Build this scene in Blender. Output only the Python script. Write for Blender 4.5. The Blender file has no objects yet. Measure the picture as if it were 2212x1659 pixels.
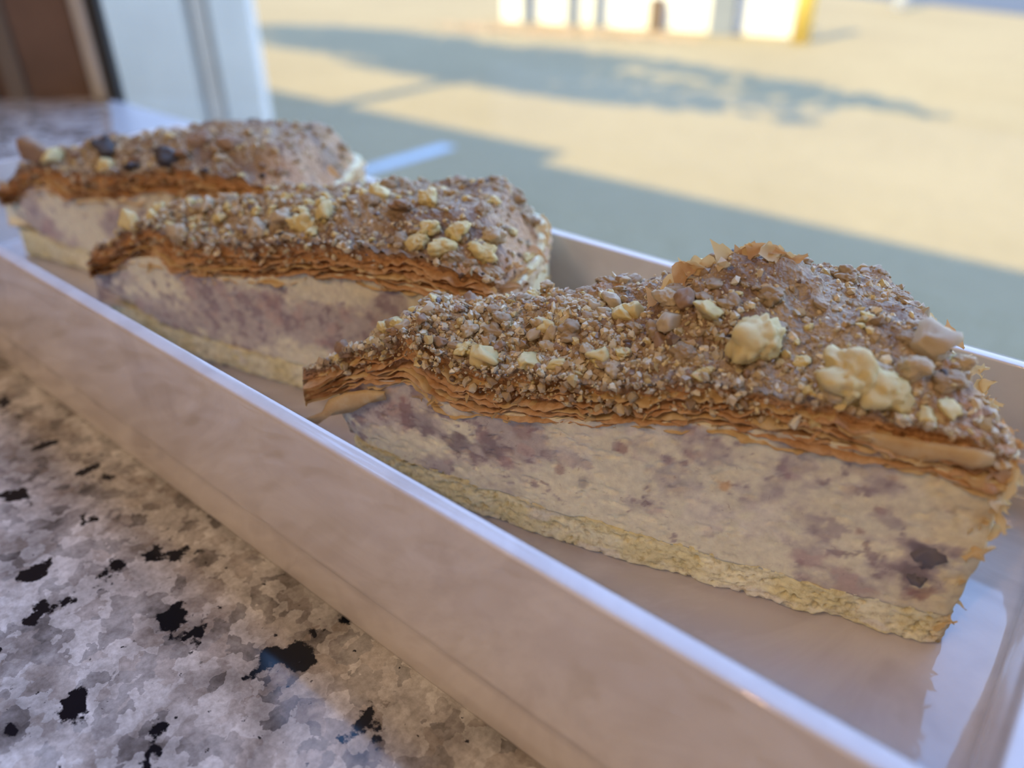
import bpy, math, random
import numpy as np
from mathutils import Vector, Matrix

sc = bpy.context.scene
COL = sc.collection

# ------------------------------------------------------------------ camera
FPX, CX, CY, HOR = 1677.0, 1106.0, 829.5, -205.0
PITCH = math.atan((CY - HOR) / FPX)
AZ = math.radians(50.6)
HR = 0.098                       # camera height above the tray rim
RIM = 0.53 * HR                  # tray rim above the counter
ZF = 0.16 * HR                   # tray floor above the counter
CAM = np.array([0, 0, RIM + HR])
GROUND = -0.95
F2 = np.array([-math.cos(AZ), math.sin(AZ), 0.0])
R3 = np.array([F2[1], -F2[0], 0.0])
UZ = np.array([0, 0, 1.0])
FW = F2 * math.cos(PITCH) - UZ * math.sin(PITCH)
UP = F2 * math.sin(PITCH) + UZ * math.cos(PITCH)


def ray(x, y):
    return FW * FPX + R3 * (x - CX) - UP * (y - CY)


def on_z(x, y, z):
    d = ray(x, y)
    return CAM + d * ((z - CAM[2]) / d[2])


cam_d = bpy.data.cameras.new('camera')
cam = bpy.data.objects.new('camera', cam_d)
COL.objects.link(cam)
cam.matrix_world = Matrix(((R3[0], UP[0], -FW[0], CAM[0]),
                           (R3[1], UP[1], -FW[1], CAM[1]),
                           (R3[2], UP[2], -FW[2], CAM[2]),
                           (0, 0, 0, 1)))
cam_d.sensor_fit = 'HORIZONTAL'
cam_d.sensor_width = 36.0
cam_d.lens = FPX / 2212.0 * 36.0
cam_d.clip_start = 0.005
cam_d.clip_end = 200
cam_d.dof.use_dof = True
cam_d.dof.focus_distance = 0.178
cam_d.dof.aperture_fstop = cam_d.lens / 3.7
sc.camera = cam

# ------------------------------------------------------------------ world, sun, exposure
w = bpy.data.worlds.new('sky')
sc.world = w
w.use_nodes = True
nt = w.node_tree
bg = nt.nodes['Background']
tc = nt.nodes.new('ShaderNodeTexCoord')
sep = nt.nodes.new('ShaderNodeSeparateXYZ')
ramp = nt.nodes.new('ShaderNodeValToRGB')
nt.links.new(tc.outputs['Generated'], sep.inputs[0])
nt.links.new(sep.outputs['Z'], ramp.inputs[0])
ramp.color_ramp.elements[0].position = 0.0
ramp.color_ramp.elements[0].color = (0.52, 0.58, 0.70, 1)
ramp.color_ramp.elements[1].position = 0.7
ramp.color_ramp.elements[1].color = (0.25, 0.47, 1.0, 1)
nt.links.new(ramp.outputs[0], bg.inputs[0])
bg.inputs[1].default_value = 4.0

SUN_X, SUN_T = 0.12, 0.95        # the light travels (SUN_X, 1, -SUN_T)
sun_d = bpy.data.lights.new('sun', 'SUN')
sun_d.energy = 9.4
sun_d.color = (1.0, 0.84, 0.36)
sun_d.angle = math.radians(0.6)
sun = bpy.data.objects.new('sun', sun_d)
COL.objects.link(sun)
sun.rotation_euler = Vector((SUN_X, 1, -SUN_T)).to_track_quat('-Z', 'Y').to_euler()
sun.location = (0, -5, 8)

for i, (lx, ly, sx, sy, pw) in enumerate(((-0.5, -1.5, 1.2, 1.2, 17), (1.8, -1.5, 1.2, 1.2, 13.5))):
    ad = bpy.data.lights.new('ceiling_panel_light', 'AREA')
    ad.shape = 'RECTANGLE'
    ad.size, ad.size_y = sx, sy
    ad.energy = pw
    ad.color = (1.0, 0.74, 0.52)
    ao = bpy.data.objects.new('ceiling_panel_light', ad)
    COL.objects.link(ao)
    ao.location = (lx, ly, 1.455)

sc.view_settings.view_transform = 'Standard'
sc.view_settings.look = 'None'
sc.view_settings.exposure = 0.0
sc.view_settings.gamma = 1.0
sc.view_settings.use_curve_mapping = False


# ------------------------------------------------------------------ noise
def _hash(ix, iy, iz, seed):
    h = (ix.astype(np.int64) * 374761393 + iy.astype(np.int64) * 668265263
         + iz.astype(np.int64) * 2147483647 + int(seed) * 1274126177) & 0xFFFFFFFF
    h = ((h ^ (h >> 13)) * 1274126177) & 0xFFFFFFFF
    h = ((h ^ (h >> 15)) * 2246822519) & 0xFFFFFFFF
    return ((h ^ (h >> 16)) & 0xFFFFFF) / float(0xFFFFFF)


def vnoise(x, y, z, seed=0):
    x, y, z = np.broadcast_arrays(np.asarray(x, float), np.asarray(y, float), np.asarray(z, float))
    xi, yi, zi = np.floor(x), np.floor(y), np.floor(z)
    fx, fy, fz = x - xi, y - yi, z - zi
    fx, fy, fz = [t * t * t * (t * (t * 6 - 15) + 10) for t in (fx, fy, fz)]
    r = 0
    for a in (0, 1):
        wx = fx if a else 1 - fx
        for b in (0, 1):
            wy = fy if b else 1 - fy
            for c in (0, 1):
                wz = fz if c else 1 - fz
                r = r + _hash(xi + a, yi + b, zi + c, seed) * wx * wy * wz
    return r * 2 - 1


def fbm(x, y, z, seed=0, octv=4, gain=0.5):
    s, a, f = 0, 1.0, 1.0
    for k in range(octv):
        s = s + a * vnoise(np.asarray(x) * f, np.asarray(y) * f, np.asarray(z) * f, seed + k * 17)
        a *= gain
        f *= 2.03
    return s


def sst(a, b, x):
    t = np.clip((np.asarray(x, float) - a) / (b - a), 0, 1)
    return t * t * (3 - 2 * t)


def mixc(a, b, t):
    t = np.asarray(t)[..., None]
    return np.asarray(a) * (1 - t) + np.asarray(b) * t


# ------------------------------------------------------------------ mesh helpers
def mesh_from(name, V, Fc, smooth=True, col=None):
    me = bpy.data.meshes.new(name)
    me.from_pydata([tuple(map(float, v)) for v in V], [], [tuple(int(i) for i in f) for f in Fc])
    if smooth:
        me.polygons.foreach_set('use_smooth', [True] * len(me.polygons))
    if col is not None:
        ca = me.color_attributes.new('Col', 'FLOAT_COLOR', 'POINT')
        c4 = np.ones((len(V), 4), np.float32)
        c4[:, :3] = np.clip(col, 0, 1)
        ca.data.foreach_set('color', c4.ravel())
    me.update()
    return me


def link(name, me, mat=None, parent=None):
    o = bpy.data.objects.new(name, me)
    COL.objects.link(o)
    if mat is not None and me is not None and not me.materials:
        me.materials.append(mat)
    o.parent = parent
    return o


def tag(o, label=None, cat=None, group=None, kind=None):
    if label:
        o['label'] = label
    if cat:
        o['category'] = cat
    if group:
        o['group'] = group
    if kind:
        o['kind'] = kind
    return o


def bevel_box(x0, x1, y0, y1, z0, z1, b=0.0, name='box'):
    import bmesh
    bm = bmesh.new()
    bmesh.ops.create_cube(bm, size=1.0)
    for v in bm.verts:
        v.co = Vector(((x0 + x1) / 2 + v.co.x * (x1 - x0), (y0 + y1) / 2 + v.co.y * (y1 - y0),
                       (z0 + z1) / 2 + v.co.z * (z1 - z0)))
    if b > 0:
        bmesh.ops.bevel(bm, geom=bm.edges[:], offset=b, segments=3, affect='EDGES', profile=0.5)
    me = bpy.data.meshes.new(name)
    bm.to_mesh(me)
    bm.free()
    return me


def prism(poly, z0, z1, name='prism'):
    n = len(poly)
    V = [(p[0], p[1], z0) for p in poly] + [(p[0], p[1], z1) for p in poly]
    Fc = [tuple(range(n - 1, -1, -1)), tuple(range(n, 2 * n))]
    Fc += [(i, (i + 1) % n, n + (i + 1) % n, n + i) for i in range(n)]
    return mesh_from(name, V, Fc, smooth=False)


def lathe(prof, n=24, name='lathe'):
    V, Fc = [], []
    for r, z in prof:
        for k in range(n):
            a = 2 * math.pi * k / n
            V.append((r * math.cos(a), r * math.sin(a), z))
    for i in range(len(prof) - 1):
        for k in range(n):
            k2 = (k + 1) % n
            Fc.append((i * n + k, i * n + k2, (i + 1) * n + k2, (i + 1) * n + k))
    Fc.append(tuple(range(n - 1, -1, -1)))
    Fc.append(tuple((len(prof) - 1) * n + k for k in range(n)))
    return mesh_from(name, V, Fc)


# ------------------------------------------------------------------ materials
class NT:
    def __init__(self, name):
        self.m = bpy.data.materials.new(name)
        self.m.use_nodes = True
        self.t = self.m.node_tree
        self.b = self.t.nodes['Principled BSDF']
        self.out = self.t.nodes['Material Output']
        self.tc = self.t.nodes.new('ShaderNodeTexCoord')

    def n(self, typ, **kw):
        nd = self.t.nodes.new(typ)
        for k, v in kw.items():
            setattr(nd, k, v)
        return nd

    def l(self, a, b):
        self.t.links.new(a, b)

    def set(self, **kw):
        for k, v in kw.items():
            self.b.inputs[k.replace('_', ' ')].default_value = v

    def noise(self, scale, detail=4, rough=0.55, coord='Object', dist=0.0, vec=None):
        nd = self.n('ShaderNodeTexNoise')
        nd.inputs['Scale'].default_value = scale
        nd.inputs['Detail'].default_value = detail
        nd.inputs['Roughness'].default_value = rough
        nd.inputs['Distortion'].default_value = dist
        self.l(vec if vec is not None else self.tc.outputs[coord], nd.inputs['Vector'])
        return nd.outputs['Fac']

    def voro(self, scale, coord='Object', feature='F1', out='Distance', rnd=1.0):
        nd = self.n('ShaderNodeTexVoronoi', feature=feature)
        nd.inputs['Scale'].default_value = scale
        nd.inputs['Randomness'].default_value = rnd
        self.l(self.tc.outputs[coord], nd.inputs['Vector'])
        return nd.outputs[out]

    def ramp(self, fac, stops):
        r = self.n('ShaderNodeValToRGB')
        e = r.color_ramp.elements
        while len(e) < len(stops):
            e.new(0.5)
        for el, (p, c) in zip(e, stops):
            el.position = p
            el.color = (*c, 1) if len(c) == 3 else c
        self.l(fac, r.inputs[0])
        return r.outputs[0]

    def mix(self, a, b, fac, mode='MIX'):
        m = self.n('ShaderNodeMix', data_type='RGBA', blend_type=mode)
        for sock, v in ((m.inputs[0], fac), (m.inputs[6], a), (m.inputs[7], b)):
            if hasattr(v, 'is_linked'):
                self.l(v, sock)
            elif isinstance(v, (int, float)):
                sock.default_value = v
            else:
                sock.default_value = (*v, 1)
        return m.outputs[2]

    def bump(self, h, strength=0.3, dist=0.001):
        bp = self.n('ShaderNodeBump')
        bp.inputs['Strength'].default_value = strength
        bp.inputs['Distance'].default_value = dist
        self.l(h, bp.inputs['Height'])
        self.l(bp.outputs[0], self.b.inputs['Normal'])

    def color(self, c):
        if hasattr(c, 'is_linked'):
            self.l(c, self.b.inputs['Base Color'])
        else:
            self.b.inputs['Base Color'].default_value = (*c, 1)

    def attr(self):
        a = self.n('ShaderNodeVertexColor', layer_name='Col')
        return a.outputs['Color']

    def translucent(self, fac, col):
        tr = self.n('ShaderNodeBsdfTranslucent')
        if hasattr(col, 'is_linked'):
            self.l(col, tr.inputs[0])
        else:
            tr.inputs[0].default_value = (*col, 1)
        mx = self.n('ShaderNodeMixShader')
        mx.inputs[0].default_value = fac
        self.l(self.b.outputs[0], mx.inputs[1])
        self.l(tr.outputs[0], mx.inputs[2])
        self.l(mx.outputs[0], self.out.inputs[0])


M = {}


def plain(name, c, rough=0.5, metal=0.0, var=0.06, scale=6.0, spec=0.5):
    k = NT(name)
    f = k.noise(scale, 4)
    lo = tuple(max(0, x * (1 - var)) for x in c)
    hi = tuple(min(1, x * (1 + var)) for x in c)
    k.color(k.ramp(f, [(0.3, lo), (0.7, hi)]))
    k.set(Roughness=rough, Metallic=metal)
    k.b.inputs['Specular IOR Level'].default_value = spec
    M[name] = k.m
    return k


# white melamine with faint marble veins
k = NT('melamine')
v1 = k.noise(14, 6, 0.6, dist=1.6)
v2 = k.noise(38, 3, 0.5)
base = k.ramp(v1, [(0.40, (0.68, 0.625, 0.605)), (0.50, (0.76, 0.71, 0.69)), (0.60, (0.70, 0.645, 0.625))])
spots = k.ramp(v2, [(0.58, (0, 0, 0)), (0.70, (1, 1, 1))])
k.color(k.mix(base, (0.52, 0.46, 0.44), k.mix((0, 0, 0), spots, 0.55)))
k.set(Roughness=0.07)
k.b.inputs['IOR'].default_value = 1.55
k.b.inputs['Coat Weight'].default_value = 0.3
k.b.inputs['Coat Roughness'].default_value = 0.06
M['melamine'] = k.m

# granite
k = NT('granite')
wob = k.n('ShaderNodeTexNoise')
wob.inputs['Scale'].default_value = 260
wob.inputs['Detail'].default_value = 5
k.l(k.tc.outputs['Object'], wob.inputs['Vector'])
vm = k.n('ShaderNodeVectorMath', operation='MULTIPLY_ADD')
vm.inputs[1].default_value = (0.007, 0.007, 0.007)
k.l(wob.outputs['Color'], vm.inputs[0])
k.l(k.tc.outputs['Object'], vm.inputs[2])
vo = k.n('ShaderNodeTexVoronoi')
vo.inputs['Scale'].default_value = 230
k.l(vm.outputs[0], vo.inputs['Vector'])
sx = k.n('ShaderNodeSeparateColor')
k.l(vo.outputs['Color'], sx.inputs[0])
a = k.noise(45, 5, 0.62, dist=0.25)
c = k.noise(72, 6, 0.56)
d = k.noise(330, 4, 0.6)
g = k.ramp(sx.outputs[0], [(0.0, (0.09, 0.085, 0.085)), (0.22, (0.28, 0.26, 0.25)), (0.42, (0.50, 0.43, 0.37)), (0.62, (0.68, 0.66, 0.64)), (0.85, (0.90, 0.89, 0.87))])
g = k.mix(g, k.ramp(a, [(0.38, (0.15, 0.135, 0.13)), (0.47, (0.46, 0.44, 0.43)), (0.58, (0.88, 0.87, 0.86))]), 0.55)
g = k.mix(g, k.ramp(k.noise(520, 5, 0.7), [(0.35, (0.62, 0.60, 0.58)), (0.62, (1.0, 1.0, 1.0))]), 0.8, 'MULTIPLY')
blk = k.ramp(c, [(0.600, (0, 0, 0)), (0.622, (1, 1, 1))])
g = k.mix(g, (0.006, 0.008, 0.014), blk)
blk2 = k.ramp(d, [(0.66, (0, 0, 0)), (0.70, (1, 1, 1))])
g = k.mix(g, (0.03, 0.03, 0.035), blk2)
k.color(g)
k.set(Roughness=0.09)
M['granite'] = k.m

# asphalt / concrete of the lot
k = NT('lot_pavement')
a = k.noise(0.9, 4)
b = k.noise(14, 5, 0.6)
g = k.ramp(a, [(0.35, (0.27, 0.198, 0.100)), (0.65, (0.305, 0.226, 0.116))])
g = k.mix(g, k.ramp(b, [(0.3, (0.235, 0.175, 0.090)), (0.7, (0.325, 0.24, 0.124))]), 0.35)
k.color(g)
k.set(Roughness=0.9)
k.b.inputs['Specular IOR Level'].default_value = 0.2
M['lot_pavement'] = k.m

plain('painted_car_shadow', (0.07, 0.075, 0.085), 0.85, scale=20)  # a car's shadow put into the colour of a ground strip
plain('white_frame', (0.72, 0.73, 0.70), 0.35, scale=9)
plain('pillar_white', (0.90, 0.85, 0.74), 0.5, scale=4)
plain('groove_green', (0.025, 0.03, 0.022), 0.6)
plain('frame_gasket', (0.045, 0.05, 0.05), 0.6)
plain('aluminium_bar', (0.84, 0.72, 0.58), 0.4)
plain('white_sill', (0.50, 0.53, 0.56), 0.4)
plain('brown_panel', (0.20, 0.125, 0.085), 0.45, var=0.2, scale=14)
plain('taupe_batten', (0.20, 0.165, 0.13), 0.45)
plain('dark_batten', (0.075, 0.07, 0.065), 0.4)
plain('room_paint', (0.42, 0.29, 0.20), 0.8)
plain('ceiling_paint', (0.58, 0.47, 0.37), 0.85)
plain('room_floor', (0.20, 0.14, 0.10), 0.5)
plain('lime_render', (0.80, 0.77, 0.70), 0.85)
plain('post_grey', (0.20, 0.215, 0.24), 0.6)
plain('yellow_paint', (0.86, 0.62, 0.14), 0.45)
plain('white_road_paint', (0.78, 0.80, 0.82), 0.7)
plain('worn_paint', (0.40, 0.42, 0.43), 0.8)
plain('bark', (0.16, 0.11, 0.075), 0.9, var=0.3, scale=20)
plain('leaf', (0.08, 0.16, 0.04), 0.6, var=0.3, scale=3)
plain('black_metal', (0.03, 0.03, 0.03), 0.4)
plain('shading_leaves', (0.62, 0.36, 0.18), 0.9, var=0.2)  # tone of the added leaves that imitate brownish shading

# window glass: clear with a Fresnel reflection
k = NT('window_glass')
tr = k.n('ShaderNodeBsdfTransparent')
tr.inputs[0].default_value = (0.975, 0.985, 0.98, 1)
gl = k.n('ShaderNodeBsdfGlossy')
gl.inputs['Roughness'].default_value = 0.0
fr = k.n('ShaderNodeLayerWeight')
pw_ = k.n('ShaderNodeMath', operation='POWER')
pw_.inputs[1].default_value = 4.0
k.l(fr.outputs['Facing'], pw_.inputs[0])
fm = k.n('ShaderNodeMath', operation='MULTIPLY_ADD')
fm.inputs[1].default_value = 0.5
fm.inputs[2].default_value = 0.03
k.l(pw_.outputs[0], fm.inputs[0])
mx = k.n('ShaderNodeMixShader')
k.l(fm.outputs[0], mx.inputs[0])
k.l(tr.outputs[0], mx.inputs[1])
k.l(gl.outputs[0], mx.inputs[2])
k.l(mx.outputs[0], k.out.inputs[0])
M['window_glass'] = k.m

# cake materials
k = NT('cream_filling')
at = k.attr()
n1 = k.noise(420, 4, 0.6)
n2 = k.noise(1500, 3, 0.6)
sm = k.noise(650, 3, 0.55, dist=1.5)
dk = k.ramp(sm, [(0.66, (1, 1, 1)), (0.73, (0.62, 0.50, 0.46))])
cc = k.mix(at, k.ramp(n1, [(0.3, (0.84, 0.82, 0.80)), (0.7, (1.08, 1.08, 1.06))]), 1.0, 'MULTIPLY')
cc = k.mix(cc, dk, 0.6, 'MULTIPLY')
k.color(cc)
k.set(Roughness=0.5)
k.b.inputs['Subsurface Weight'].default_value = 0.25
k.b.inputs['Subsurface Radius'].default_value = (1.0, 0.7, 0.4)
k.b.inputs['Subsurface Scale'].default_value = 0.002
k.bump(n2, 0.15, 0.0003)
M['cream_filling'] = k.m

k = NT('sponge_crumb')
at = k.attr()
n1 = k.noise(520, 5, 0.65)
vo = k.voro(900)
cc = k.mix(at, k.ramp(n1, [(0.28, (0.70, 0.64, 0.50)), (0.50, (1.0, 1.0, 0.98)), (0.8, (1.15, 1.15, 1.15))]), 1.0, 'MULTIPLY')
k.color(cc)
k.set(Roughness=0.75)
k.b.inputs['Subsurface Weight'].default_value = 0.15
k.b.inputs['Subsurface Radius'].default_value = (1.0, 0.7, 0.35)
k.b.inputs['Subsurface Scale'].default_value = 0.002
k.bump(k.mix(n1, vo, 0.5), 0.45, 0.0006)
M['sponge_crumb'] = k.m

k = NT('puff_pastry')
n1 = k.noise(160, 4, 0.6)
n2 = k.noise(900, 4, 0.6)
cc = k.ramp(n1, [(0.30, (0.62, 0.33, 0.14)), (0.50, (0.79, 0.50, 0.25)), (0.70, (0.89, 0.67, 0.41))])
cc = k.mix(cc, k.ramp(n2, [(0.3, (0.80, 0.76, 0.72)), (0.7, (1.08, 1.08, 1.06))]), 1.0, 'MULTIPLY')
k.color(cc)
k.set(Roughness=0.42)
k.bump(n2, 0.35, 0.0004)
k.translucent(0.30, k.mix(cc, (0.95, 0.60, 0.25), 0.4))
M['puff_pastry'] = k.m

k = NT('pale_pastry')
n1 = k.noise(260, 4, 0.6)
cc = k.ramp(n1, [(0.30, (0.74, 0.48, 0.20)), (0.50, (0.82, 0.60, 0.28)), (0.70, (0.88, 0.72, 0.42))])
k.color(cc)
k.set(Roughness=0.42)
k.translucent(0.35, k.mix(cc, (0.98, 0.74, 0.36), 0.4))
M['pale_pastry'] = k.m

k = NT('crust_top')
at = k.attr()
n1 = k.noise(800, 4, 0.65)
vo = k.voro(1100)
k.color(k.mix(at, k.ramp(n1, [(0.3, (0.66, 0.60, 0.56)), (0.7, (1.15, 1.15, 1.15))]), 1.0, 'MULTIPLY'))
k.set(Roughness=0.40)
n3 = k.noise(380, 3, 0.6, dist=0.8)
k.bump(k.mix(k.mix(n1, vo, 0.5), n3, 0.6), 0.9, 0.0016)
M['crust_top'] = k.m

k = NT('crumb')
at = k.attr()
k.color(at)
k.set(Roughness=0.30)
k.b.inputs['Subsurface Weight'].default_value = 0.2
k.b.inputs['Subsurface Radius'].default_value = (1.0, 0.7, 0.4)
k.b.inputs['Subsurface Scale'].default_value = 0.0008
M['crumb'] = k.m


def nut_mat(name, lo, mid, hi):
    k = NT(name)
    n1 = k.noise(300, 4, 0.6)
    n2 = k.noise(1400, 2, 0.5)
    cc = k.ramp(n1, [(0.28, lo), (0.5, mid), (0.72, hi)])
    sp = k.ramp(n2, [(0.68, (1, 1, 1)), (0.76, (0.5, 0.33, 0.18))])
    k.color(k.mix(cc, sp, 0.8, 'MULTIPLY'))
    k.set(Roughness=0.33)
    k.b.inputs['Subsurface Weight'].default_value = 0.3
    k.b.inputs['Subsurface Radius'].default_value = (1.0, 0.75, 0.3)
    k.b.inputs['Subsurface Scale'].default_value = 0.0018
    k.bump(n1, 0.3, 0.0006)
    M[name] = k.m


nut_mat('walnut_pale', (0.66, 0.47, 0.20), (0.78, 0.63, 0.27), (0.86, 0.76, 0.42))
nut_mat('walnut_tan', (0.44, 0.31, 0.18), (0.58, 0.45, 0.27), (0.70, 0.60, 0.40))
nut_mat('walnut_crust', (0.30, 0.20, 0.11), (0.43, 0.31, 0.18), (0.58, 0.46, 0.28))
nut_mat('walnut_brown', (0.22, 0.12, 0.06), (0.36, 0.22, 0.12), (0.48, 0.33, 0.20))
nut_mat('walnut_skin', (0.035, 0.028, 0.03), (0.07, 0.055, 0.05), (0.12, 0.09, 0.07))
nut_mat('berry', (0.08, 0.068, 0.072), (0.16, 0.14, 0.145), (0.30, 0.25, 0.24))

# ------------------------------------------------------------------ the room
# (facade along X at about y = 0.33, the lot outside at +y, the room at -y)
FAC = 0.33


def struct(name, me, mat, label=None):
    o = link(name, me, M[mat])
    o['kind'] = 'structure'
    if label:
        o['label'] = label
    return o


struct('floor', bevel_box(-8, 8, -4, 0.30, -1.05, -0.945), 'room_floor', 'brown floor of the room under the counter')
struct('ceiling', bevel_box(-8, 8, -4, 0.28, 1.46, 1.50), 'ceiling_paint', 'pale ceiling of the room above the counter')
struct('wall_back', bevel_box(-8, 8, -4.15, -4.0, -1.05, 1.50), 'room_paint', 'warm painted wall facing the window')
struct('wall_left', bevel_box(-5.15, -5.0, -4.0, 0.28, -0.945, 1.46), 'room_paint', 'warm painted side wall left of the counter')
struct('wall_right', bevel_box(4.0, 4.15, -4.0, 0.28, -0.945, 1.46), 'room_paint', 'warm painted side wall right of the counter')
struct('wall_window_side', bevel_box(-8, -1.16, 0.345, 0.42, -0.95, 1.60), 'lime_render', 'painted facade wall left of the window')
struct('wall_window_right', bevel_box(2.6, 8, 0.30, 0.40, -0.95, 1.60), 'lime_render', 'painted facade wall right of the window')
struct('wall_parapet', bevel_box(-0.80, 2.6, 0.28, 0.36, -0.95, -0.045), 'lime_render', 'low wall below the window')
struct('wall_lintel', bevel_box(-0.80, 2.6, 0.28, 0.40, 1.30, 1.60), 'lime_render', 'wall above the window')
rf = struct('roof', bevel_box(-9, 9, -4.3, 0.40, 1.50, 1.62), 'lime_render', 'flat roof over the room')
link('roof_parapet', bevel_box(-9, -2.72, -4.3, 0.40, 1.62, 1.843), M['lime_render'], rf)

# window: white column of frame profiles and one big pane
wn = bpy.data.objects.new('window_1', None)
COL.objects.link(wn)
wn.location = (-0.6, FAC, 0)
tag(wn, 'window frame with a pale side profile and one large clear pane', kind='structure')


def wpart(name, x0, x1, y0, y1, z0, z1, mat, b=0.0015):
    return link(name, bevel_box(x0 + 0.6, x1 + 0.6, y0 - FAC, y1 - FAC, z0, z1, b), M[mat], wn)


wpart('gasket', -0.744, -0.724, FAC + 0.003, FAC + 0.010, 0.0, 1.30, 'frame_gasket')
wpart('side_profile', -0.768, -0.744, FAC, FAC + 0.010, 0.0, 1.30, 'white_frame', 0.003)
wpart('bottom_rail', -0.726, 2.6, FAC - 0.012, FAC + 0.018, -0.045, -0.022, 'white_frame')
wpart('window_pane', -0.726, 2.6, FAC + 0.006, FAC + 0.012, -0.022, 1.30, 'window_glass', 0)

# white pillar of frame profiles standing outside behind the pane
PY = 1.7
pf = PY / 0.325
pil = bpy.data.objects.new('pillar', None)
COL.objects.link(pil)
pil.location = (-0.6 * pf, PY, GROUND)
tag(pil, 'white pillar with two dark vertical grooves outside the window', 'pillar')


def ppart(name, x0, x1, y0, y1, mat, b):
    return link(name, bevel_box((x0 + 0.6) * pf, (x1 + 0.6) * pf, y0, y1, 0.0, 1.38, b), M[mat], pil)


ppart('wide_panel', -0.760, -0.574, 0.0, 0.035, 'pillar_white', 0.006)
ppart('groove_back', -0.576, -0.538, 0.030, 0.05, 'groove_green', 0.0)
ppart('slim_bar', -0.5640, -0.5505, 0.004, 0.04, 'aluminium_bar', 0.012)
ppart('flange', -0.540, -0.4925, 0.0, 0.035, 'pillar_white', 0.006)

# splayed brown reveal with battens at the far left
rv = link('trim_1', prism([(-0.769, 0.341), (-0.770, 0.329), (-1.20, -0.107), (-1.23, -0.08), (-0.81, 0.341)], 0.0, 1.46), M['brown_panel'])
tag(rv, 'brown wooden reveal panel at the far left behind the counter', kind='structure')
dv = np.array([-0.43, -0.436]) / np.hypot(0.43, 0.436)
nv = np.array([0.436, -0.43]) / np.hypot(0.43, 0.436)


def batten(s0, s1, dep, mat):
    p0 = np.array([-0.770, 0.329])
    poly = [p0 + dv * s0 - nv * 0.001, p0 + dv * s1 - nv * 0.001, p0 + dv * s1 + nv * dep, p0 + dv * s0 + nv * dep]
    link('batten', prism([tuple(q) for q in poly], 0.0005, 1.455), M[mat], rv)


batten(0.052, 0.068, 0.004, 'taupe_batten')
batten(0.080, 0.089, 0.008, 'taupe_batten')
batten(0.092, 0.112, 0.005, 'dark_batten')

# counter and sill
ct = link('granite_counter', prism([(-1.45, -0.55), (1.6, -0.55), (1.6, 0.315), (-0.726, 0.315), (-0.726, 0.343), (-1.45, 0.343)], -0.04, 0.0), M['granite'])
tag(ct, 'polished granite counter with black flecks along the window', 'counter')
sl = link('window_sill', prism([(-0.733, 0.3285), (-0.603, 0.2657), (-0.52, 0.2250), (1.5, 0.2250), (1.5, 0.3175), (-0.42, 0.3175), (-0.42, 0.3285)], 0.0005, 0.0035), M['white_sill'])
tag(sl, 'white window sill strip between tray and window frame', 'sill')

# ceiling fixtures and pendant lamps inside the room
for i, lx in enumerate((-0.5, 1.8)):
    e = bpy.data.objects.new('ceiling_panel_lamp', None)
    COL.objects.link(e)
    e.location = (lx, -1.5, 1.46)
    tag(e, ['square ceiling panel lamp above the counter end with the brown reveal', 'square ceiling panel lamp above the right end of the counter'][i], 'lamp', 'ceiling panel lamps')
    for (a0, a1, b0, b1) in ((-0.64, 0.64, -0.64, -0.605), (-0.64, 0.64, 0.605, 0.64), (-0.64, -0.605, -0.605, 0.605), (0.605, 0.64, -0.605, 0.605)):
        link('frame_side', bevel_box(a0, a1, b0, b1, -0.035, 0.0, 0.003), M['white_frame'], e)


def pendant(x, y, z, label):
    e = bpy.data.objects.new('pendant_lamp', None)
    COL.objects.link(e)
    e.location = (x, y, z)
    tag(e, label, 'lamp', 'pendant lamps')
    link('shade', lathe([(0.03, 0.16), (0.035, 0.17), (0.10, 0.04), (0.12, -0.01), (0.117, -0.01), (0.097, 0.04), (0.03, 0.16)], 28), M['black_metal'], e)
    link('cord', lathe([(0.004, 0.16), (0.004, 1.455 - z)], 8), M['black_metal'], e)
    pd = bpy.data.lights.new('bulb_light', 'POINT')
    pd.energy = 7
    pd.color = (1.0, 0.58, 0.28)
    pd.shadow_soft_size = 0.022
    po = bpy.data.objects.new('bulb_light', pd)
    COL.objects.link(po)
    po.parent = e
    po.location = (0, 0, -0.03)


dr = ray(1725, 1600)
p = CAM + dr * ((0.0765 - CAM[1]) / dr[1])       # outer tray wall
dr = np.array([dr[0], -dr[1], dr[2]])
p = p + dr * (-p[2] / dr[2])                      # granite
dr[2] = -dr[2]
q = p + dr * ((1.05 - p[2]) / dr[2])
PENDANT = q

# ------------------------------------------------------------------ outside
gr = struct('ground', prism([(-40, 0.43), (30, 0.43), (30, 60), (-40, 60)], -1.05, GROUND), 'lot_pavement', 'sunlit pavement of the lot outside the window')
ln = link('parking_line', bevel_box(-2.985, -2.88, 1.2, 3.04, GROUND, GROUND + 0.004), M['worn_paint'], gr)
p0, p1 = on_z(2212, 34, GROUND), on_z(1800, -14, GROUND)
dd = (p1 - p0)[:2]
dd /= np.linalg.norm(dd)
nn = np.array([dd[1], -dd[0]])
if nn @ F2[:2] < 0:
    nn = -nn
s = p0[:2] - dd * 6
t = p1[:2] + dd * 8
rd = link('car_shadow_strip', prism([tuple(s), tuple(s + nn * 7), tuple(t + nn * 7), tuple(t)], GROUND, GROUND + 0.006), M['painted_car_shadow'], gr)  # dark strip laid on the lot in place of a car's cast shadow
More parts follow.
